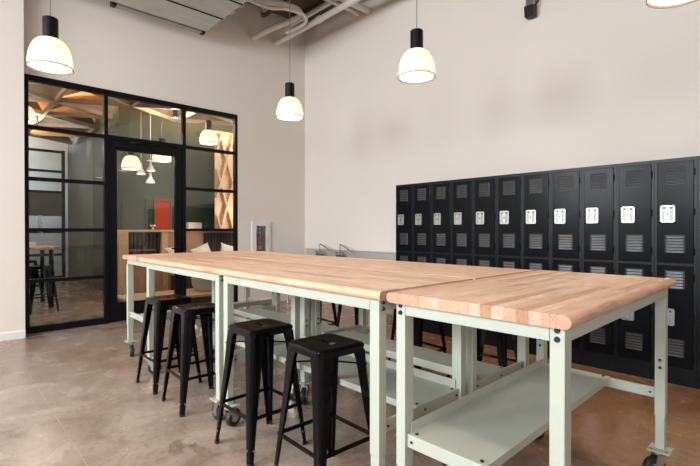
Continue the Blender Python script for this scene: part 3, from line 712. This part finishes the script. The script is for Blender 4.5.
MB().tube([(0.05, -0.08, 0.12), (0.085, -0.06, 0.17), (0.08, -0.03, 0.30), (0.08, -0.01, 0.46)], 0.01, 6).build('cable', 'socket_black', sp)

# water marks on the slab beside the bench wheels
def blot(name, cx, cy, rx, ry, seed):
    r = random.Random(seed); n = 26; ph = [r.uniform(0, 6.28) for _ in range(4)]
    pts = []
    for k in range(n):
        a = 2 * PI * k / n; q = 1 + 0.25 * math.sin(2 * a + ph[0]) + 0.18 * math.sin(5 * a + ph[1]) + 0.12 * math.sin(9 * a + ph[2])
        pts.append((cx + rx * q * math.cos(a), cy + ry * q * math.sin(a), 0.0006))
    o = MB().face(pts).build(name, 'concrete_stain'); o.parent = fl
    return o
for k, (x, y, a, c) in enumerate(((-2.72, 1.07, 0.09, 0.05), (-2.60, 1.16, 0.10, 0.035), (-2.42, 0.98, 0.07, 0.03), (-2.30, 1.02, 0.06, 0.025), (-2.50, 0.90, 0.04, 0.02))):
    blot('floor_stain', x, y, a, c, 30 + k)

# ================================================================== ROOM BEHIND THE GLASS
AX0, AX1, AY0, AY1, AZ = -16.4, WX - 0.12, -3.0, 7.6, 4.2
struct(box(AX0 - 0.1, AY0 - 0.1, 0, AX0, AY1 + 0.1, AZ).build('wall_far', 'far_wall'))
struct(box(AX0, AY1, 0, AX1, AY1 + 0.1, AZ).build('wall_lounge_north', 'green_wall'))
struct(box(AX0, AY0 - 0.1, 0, AX1, AY0, AZ).build('wall_lounge_south', 'slate_wall'))
struct(box(AX0 - 0.1, AY0 - 0.1, AZ, AX1, AY1 + 0.1, AZ + 0.1).build('ceiling_lounge', 'joinery_wood'))
# core block: grey green side, dark green front
CX, CY_ = -9.57, 2.64
struct(box(-14.35, CY_, 0, CX - 0.004, AY1, AZ).build('wall_core', 'grey_green_wall'))
struct(box(CX - 0.003, CY_ + 0.001, 0, CX, AY1, AZ).build('wall_core_front', 'green_wall'))
struct(box(-11.6, CY_ - 0.012, 0, CX, CY_ - 0.001, 3.5).build('trim_2', 'green_wall'))
dp = struct(box(CX + 0.001, 2.68, 0, CX + 0.03, 3.12, 1.92).build('door_2', 'green_wall'))
struct(box(CX + 0.001, 3.12, 0, CX + 0.05, 3.17, 1.97).build('trim_3', 'green_wall'))
# lattice ceiling of folded timber triangles, L-shaped around the core
LZ = 3.60
lat = struct(thing('ceiling_lattice', 'folded timber lattice ceiling', 'ceiling')); del lat['category']
e = 1.20; hrow = 1.04
def in_l(x, y):
    return -14.4 < x < AX1 - 0.2 and -2.5 < y < 7.0 and not (x < CX + 0.15 and y > CY_ - 0.12)
tri_w = MB(); tri_p = MB(); rnd = random.Random(5)
cells = []
for j in range(-5, 6):
    for i in range(-5, 9):
        x0 = -7.3 - (i * e + (j % 2) * e / 2); y0 = CY_ - 0.1 + j * hrow
        A = (x0, y0); B = (x0 - e, y0); C = (x0 - e / 2, y0 + hrow); D = (x0 + e / 2, y0 + hrow)
        cells += [(A, B, C), (A, C, D)]
used = set(); ncell = 0
for tri in cells:
    gx = sum(p[0] for p in tri) / 3; gy = sum(p[1] for p in tri) / 3
    if not all(in_l(p[0] * 0.94 + gx * 0.06, p[1] * 0.94 + gy * 0.06) for p in tri): continue
    ncell += 1
    ap = (gx, gy, LZ + 0.36)
    for k in range(3):
        p, q = tri[k], tri[(k + 1) % 3]
        if k == 1 and rnd.random() < 0.6: continue          # open facet showing the light above
        th = 0.02
        mb = MB(); a_, b_, c_ = Vector((*p, LZ)), Vector((*q, LZ)), Vector(ap)
        nn = (b_ - a_).cross(c_ - a_).normalized() * th
        if nn.z < 0: nn = -nn
        mb.loft([[a_, b_, c_], [a_ + nn, b_ + nn, c_ + nn]])
        mb.build('panel', 'lattice_wood' if rnd.random() < 0.5 else 'lattice_wood_pale', lat)
        key = tuple(sorted(((round(p[0], 2), round(p[1], 2)), (round(q[0], 2), round(q[1], 2)))))
        if key not in used:
            used.add(key)
            u = (b_ - a_).normalized(); w_ = Vector((-u.y, u.x, 0)) * 0.024
            MB().loft([[a_ - w_ - Vector((0, 0, 0.05)), a_ + w_ - Vector((0, 0, 0.05)), a_ + w_ + Vector((0, 0, 0.03)), a_ - w_ + Vector((0, 0, 0.03))],
                       [b_ - w_ - Vector((0, 0, 0.05)), b_ + w_ - Vector((0, 0, 0.05)), b_ + w_ + Vector((0, 0, 0.03)), b_ - w_ + Vector((0, 0, 0.03))]]).build('beam', 'lattice_wood_pale', lat)
def lamp_point(name, loc, e_, col, r=0.06):
    l = bpy.data.lights.new(name, 'POINT'); l.energy = e_; l.color = col; l.shadow_soft_size = r
    o = bpy.data.objects.new(name, l); COL.objects.link(o); o.location = loc
# uplights above the lattice and downlights below it
for x, y in ((-8.3, 1.4), (-10.4, 0.6), (-12.6, 1.2), (-8.2, 4.2), (-9.4, -0.9)): lamp_point('lattice_uplight', (x, y, 4.02), 110, (1.0, 0.62, 0.30), 0.08)
dlab = {(-8.4, 0.6): 'small cylinder downlight under the timber lattice, beside the wooden high table', (-10.6, 1.4): 'small cylinder downlight under the lattice, beside the grey green side wall',
        (-12.6, 0.4): 'small cylinder downlight under the lattice, closest to the far black partition', (-8.4, 3.3): 'small cylinder downlight under the lattice, behind the glass door', (-8.3, 5.0): 'small cylinder downlight under the lattice, beside the diamond screen'}
for x, y in ((-8.4, 0.6), (-10.6, 1.4), (-12.6, 0.4), (-8.4, 3.3), (-8.3, 5.0)):
    dl = thing('downlight', dlab[(x, y)], 'light', (x, y, 3.46), 0, 'downlights under the lattice')
    MB().lathe([(0.04, 0.0), (0.045, 0.0), (0.045, 0.14), (0.01, 0.15)], 14, False, True).build('housing', 'bolt_black', dl)
    MB().cyl((0, 0, 0.012), (0, 0, 0.016), 0.04, n=14).build('lens', 'small_lamp', dl)
    MB().cyl((0, 0, 0.14), (0, 0, AZ - 3.46), 0.008, n=8).build('stem', 'bolt_black', dl)
    lamp_point('downlight_bulb', (x, y, 3.42), 34, (1.0, 0.86, 0.70))

# far partition of black frames with a bright room behind it
fp = struct(thing('window_11', 'far black framed glass partition', 'partition')); del fp['category']
PXF = -14.5; fy0, fy1, fz = -0.6, 2.60, 3.55
f_ = MB()
for y in (fy0, 0.55, 1.65, fy1 - 0.08): f_.box(PXF - 0.05, y, 0, PXF, y + 0.08, fz)
for z in (0.0, 0.62, 1.25, 2.35, 2.92, fz - 0.08): f_.box(PXF - 0.045, fy0, z, PXF - 0.005, fy1, z + 0.07)
f_.build('window_frame', 'black_frame', fp)
box(PXF - 0.03, fy0, 1.72, PXF - 0.024, fy1, 2.36).build('dark_band', 'slate_wall', fp)
for z0, z1 in ((0.07, 0.62), (0.69, 1.25), (1.32, 1.72), (2.42, 2.92), (2.99, fz - 0.08)):
    box(PXF - 0.028, fy0 + 0.08, z0, PXF - 0.022, fy1 - 0.08, z1).build('glass_pane', 'clear_glass', fp)
dc = MB()
for k, z in enumerate((1.66, 1.55, 1.44, 1.33, 1.22)):
    y = 2.02
    dc.box(PXF + 0.002, y - 0.05, z, PXF + 0.004, y + 0.05, z + 0.02)
    dc.box(PXF + 0.002, y - 0.05 if k % 2 else y + 0.03, z, PXF + 0.004, y - 0.03 if k % 2 else y + 0.05, z + 0.07)
    dc.box(PXF + 0.002, y - 0.03, z + 0.055, PXF + 0.004, y + 0.03, z + 0.075)
dc.build('decal', 'paper_white', fp)
lamp_point('far_room_light', (-15.4, 1.0, 3.7), 90, (0.86, 0.93, 1.0), 0.2)
lamp_point('far_room_light', (-15.4, 2.2, 2.2), 20, (0.86, 0.93, 1.0), 0.2)

# high table with stools seen through the glass
ht = thing('high_table', 'wooden high table behind the glass, black stools beside it', 'table', (-9.6, 0.95, 0))
box(-0.50, -0.75, 1.0, 0.50, 0.60, 1.045).build('table_top', 'joinery_wood', ht, bevel=0.004)
for sx in (-0.45, 0.45):
    for sy in (-0.62, 0.48): box(sx - 0.03, sy - 0.03, 0, sx + 0.03, sy + 0.03, 1.0).build('leg', 'black_frame', ht)
for k, (x, y, a, lab) in enumerate(((-8.78, 1.22, 8, 'black metal stool behind the glass, at the corner of the wooden high table'), (-8.80, 0.68, 5, 'black metal stool behind the glass, at the middle of the wooden high table'), (-10.48, 1.2, 40, 'black metal stool behind the glass, across the wooden high table from the other two'))):
    o = copy_tree(st0); o.location = (x, y, 0); o.rotation_euler = (0, 0, math.radians(a)); o['label'] = lab; o['group'] = 'stools behind the glass'
tl_ = thing('paper_stack', 'stack of white papers on the wooden high table', 'paper', (-9.5, 1.1, 1.0455))
for k in range(4): box(-0.12 + k * 0.01, -0.16, k * 0.02, 0.12, 0.16 - k * 0.008, k * 0.02 + 0.019).build('sheet', 'paper_white', tl_)

# booth: pale timber surround with dark ribbed backrests, seat and planter
bo = thing('booth', 'timber booth with dark ribbed backrests against the green wall', 'booth', (0, 0, 0))
BX = -9.20
box(BX - 0.30, 2.50, 0.0, BX - 0.27, 5.9, 1.30).build('back_board', 'joinery_wood', bo)
box(BX - 0.32, 2.50, 1.30, BX - 0.08, 5.9, 1.345).build('cap_rail', 'joinery_wood_pale', bo)
for y0, y1, mt in ((2.50, 2.68, 'joinery_wood_pale'), (3.36, 3.49, 'joinery_wood_pale'), (3.49, 4.25, 'joinery_wood')):
    box(BX - 0.27, y0, 0.0, BX - 0.10, y1, 1.30).build('surround', mt, bo)
for y0, y1 in ((2.68, 3.36), (4.25, 5.9)):
    n = int((y1 - y0) / 0.075); w = (y1 - y0) / n
    for k in range(n):
        ya = y0 + k * w
        poly = [(BX - 0.27, ya), (BX - 0.27, ya + w)] + [(BX - 0.20 + 0.03 * math.sin(q * PI / 4), ya + w / 2 + (w / 2) * math.cos(q * PI / 4)) for q in range(5)]
        MB().loft([[(x, y, 0.50) for x, y in poly[::-1]], [(x, y, 1.27) for x, y in poly[::-1]]]).build('backrest_rib', 'upholstery', bo)
box(BX - 0.17, 2.69, 0.92, BX + 0.02, 3.20, 0.95).build('shelf', 'joinery_wood_dark', bo)
bn = thing('booth_bench', 'pale timber bench seat along the booth with white pillows on it', 'bench', (0, 0, 0))
box(BX - 0.09, 3.52, 0.40, BX + 0.42, 5.9, 0.52).build('seat', 'joinery_wood_pale', bn)
box(BX - 0.09, 3.54, 0.0, BX + 0.34, 5.9, 0.40).build('seat_base', 'upholstery', bn)
box(BX - 0.10, 2.50, 0.0, BX + 0.05, 2.68, 1.30).build('side_panel', 'joinery_wood_pale', bo)
box(BX - 0.10, 2.68, 0.0, BX - 0.06, 3.36, 0.62).build('front_panel', 'joinery_wood', bo)
plat = thing('low_platform', 'low pale timber platform in front of the booth', 'platform', (0, 0, 0))
box(-8.72, 2.3, 0.12, -7.75, 5.6, 0.16).build('deck', 'joinery_wood_pale', plat)
box(-8.70, 2.34, 0.0, -7.80, 5.55, 0.12).build('plinth', 'bolt_black', plat)
def pillow(x, y, a, lab):
    p = MB(); n = 12; rings = []
    for k in range(n + 1):
        t = k / n; z = t * 0.36
        hw = 0.19 * (1 + 0.18 * (abs(2 * t - 1) ** 3)); th_ = 0.075 * math.sin(PI * t) ** 0.6 + 0.004
        rings.append([(th_ * (abs(math.sin(q)) ** 0.7) * (1 if math.sin(q) > 0 else -1) , hw * math.cos(q), z + 0.03 * abs(math.cos(q)) ** 4 * (2 * t - 1)) for q in [2 * PI * j / 20 for j in range(20)]])
    p.loft(rings)
    o = p.build('pillow', 'pillow_cloth', smooth=True); o.location = (x, y, 0.65); o.rotation_euler = (a, -0.25, 0)
    tag(o, lab, 'pillow', 'white pillows in the booth')
pillow(-8.93, 3.60, 0.2, 'white pillow in the booth beside the dark shelf niche')
pillow(-8.93, 4.16, 0.35, 'white pillow leaning on the timber panel of the booth')
pillow(-8.91, 4.62, -0.3, 'white pillow leaning on the ribbed backrest of the booth')
pt = thing('planter', 'round grey planter tub standing on the low platform', 'planter', (-8.25, 3.84, 0.16))
MB().lathe([(0.20, 0), (0.27, 0.10), (0.31, 0.48), (0.315, 0.50), (0.29, 0.50), (0.27, 0.42)], 32, True, True).build('tub', 'planter_grey', pt, smooth=True)
MB().lathe([(0.001, 0.425), (0.27, 0.421)], 24).build('soil', 'upholstery', pt)
op = thing('wall_panel', 'tall orange panel on the green wall above the booth', 'panel', (CX, 3.475, 0))
box(0.001, -0.15, 0.02, 0.03, 0.15, 1.95).build('board', 'orange_panel', op)
fo_ = MB()
for (a0, a1, z0, z1) in ((-0.18, -0.15, 0.0, 1.99), (0.15, 0.18, 0.0, 1.99), (-0.15, 0.15, 1.95, 1.99)): fo_.box(0.001, a0, z0, 0.045, a1, z1)
fo_.build('panel_frame', 'joinery_wood_dark', op)
dg = struct(MB().box(CX + 0.004, 3.19, 1.0, CX + 0.02, 3.294, 1.78).box(CX + 0.004, 3.656, 1.0, CX + 0.02, 5.6, 1.84).build('trim_4', 'dark_green'))
wl_ = tag(box(BX - 0.31, 3.93, 1.3455, BX - 0.13, 4.24, 1.50).build('white_box', 'paper_white', bevel=0.01), 'small white box standing on the booth cap rail', 'box')
fw = thing('flower_vase', 'small white blossom in a tiny vase on the booth rail', 'flower', (BX - 0.2, 3.22, 1.3455))
MB().lathe([(0.02, 0), (0.028, 0.02), (0.015, 0.05), (0.018, 0.06)], 12, True, True).build('vase', 'paper_white', fw, smooth=True)
for k in range(5):
    a = k * 2 * PI / 5
    MB().lathe([(0.002, 0.0), (0.03, 0.02), (0.03, 0.035), (0.002, 0.05)], 8, True, True, (0.035 * math.cos(a), 0.035 * math.sin(a))).build('petal', 'paper_white', fw, loc=(0, 0, 0.055))
# timber diagrid screen
ds = thing('diagrid_screen', 'pale timber diamond lattice screen beside the booth', 'screen', (-9.0, 4.40, 0))
box(-0.06, 0.0, 1.346, -0.045, 1.5, 3.5).build('backing', 'joinery_wood_pale', ds)
for k in range(-6, 7):
    for sgn in (1, -1):
        pts = []
        z0, z1 = 1.36, 3.45; dy = 0.62
        ya = 0.10 + k * 0.30; yb = ya + sgn * dy
        # clip to the screen width
        lo, hi = 0.0, 1.5
        t0, t1 = 0.0, 1.0
        def cl(t): return ya + (yb - ya) * t
        ts = [t / 40 for t in range(41) if lo <= cl(t / 40) <= hi]
        if len(ts) < 4: continue
        t0, t1 = ts[0], ts[-1]
        a_ = Vector((0.02, cl(t0), z0 + (z1 - z0) * t0)); b_ = Vector((0.02, cl(t1), z0 + (z1 - z0) * t1))
        u = (b_ - a_).normalized(); w_ = Vector((0, -u.z, u.y)) * 0.02; d_v = Vector((0.03 + (0.012 if sgn > 0 else 0), 0, 0))
        MB().loft([[a_ - w_ - d_v, a_ + w_ - d_v, a_ + w_ + d_v, a_ - w_ + d_v], [b_ - w_ - d_v, b_ + w_ - d_v, b_ + w_ + d_v, b_ - w_ + d_v]]).build('slat', 'joinery_wood_pale', ds)
lamp_point('screen_light', (-8.45, 4.9, 1.75), 22, (1.0, 0.72, 0.45), 0.05)
# dome pendant and three cone pendants of the lounge
for x, y, z, lab in ((-8.90, 2.66, 2.48, 'dome pendant lamp behind the glass door, beside the small cone pendants'), (-8.69, 3.15, 2.66, 'dome pendant lamp behind the glass door, above the orange panel'),
                     (-8.00, 3.77, 2.98, 'dome pendant lamp behind the glass, in front of the diamond screen'), (-8.55, 0.98, 3.03, 'dome pendant lamp behind the glass, above the wooden high table')):
    lp_ = copy_tree(first); lp_.location = (x, y, z); lp_['label'] = lab; lp_['group'] = 'lounge lamps'
    for c in list(lp_.children):
        if c.name.startswith(('cord', 'ceiling_canopy')): bpy.data.objects.remove(c)
    MB().cyl((0, 0, 0.43), (0, 0, AZ - z), 0.004, n=6).build('cord', 'cord_grey', lp_)
    bulb(x, y, z + 0.05, 0.15); lamp_spot(x, y, z - 0.008, 12)
for k, (x, y, z, lab) in enumerate(((-9.1, 2.90, 2.42, 'small white cone pendant behind the glass, closest to the green door'), (-9.1, 3.08, 2.50, 'small white cone pendant behind the glass, the upper of a close pair'), (-9.0, 3.04, 2.26, 'small white cone pendant behind the glass, the lower of a close pair'))):
    cp = thing('cone_pendant', lab, 'pendant lamp', (x, y, z), 0, 'lounge lamps')
    MB().lathe([(0.085, 0.0), (0.082, 0.02), (0.045, 0.08), (0.022, 0.14), (0.018, 0.22), (0.004, 0.23)], 18, False, True).build('shade', 'paper_white', cp, smooth=True)
    MB().lathe([(0.001, 0.012), (0.075, 0.010)], 16).build('lens', 'small_lamp', cp)
    MB().cyl((0, 0, 0.225), (0, 0, AZ - z), 0.004, n=6).build('cord', 'paper_white', cp)
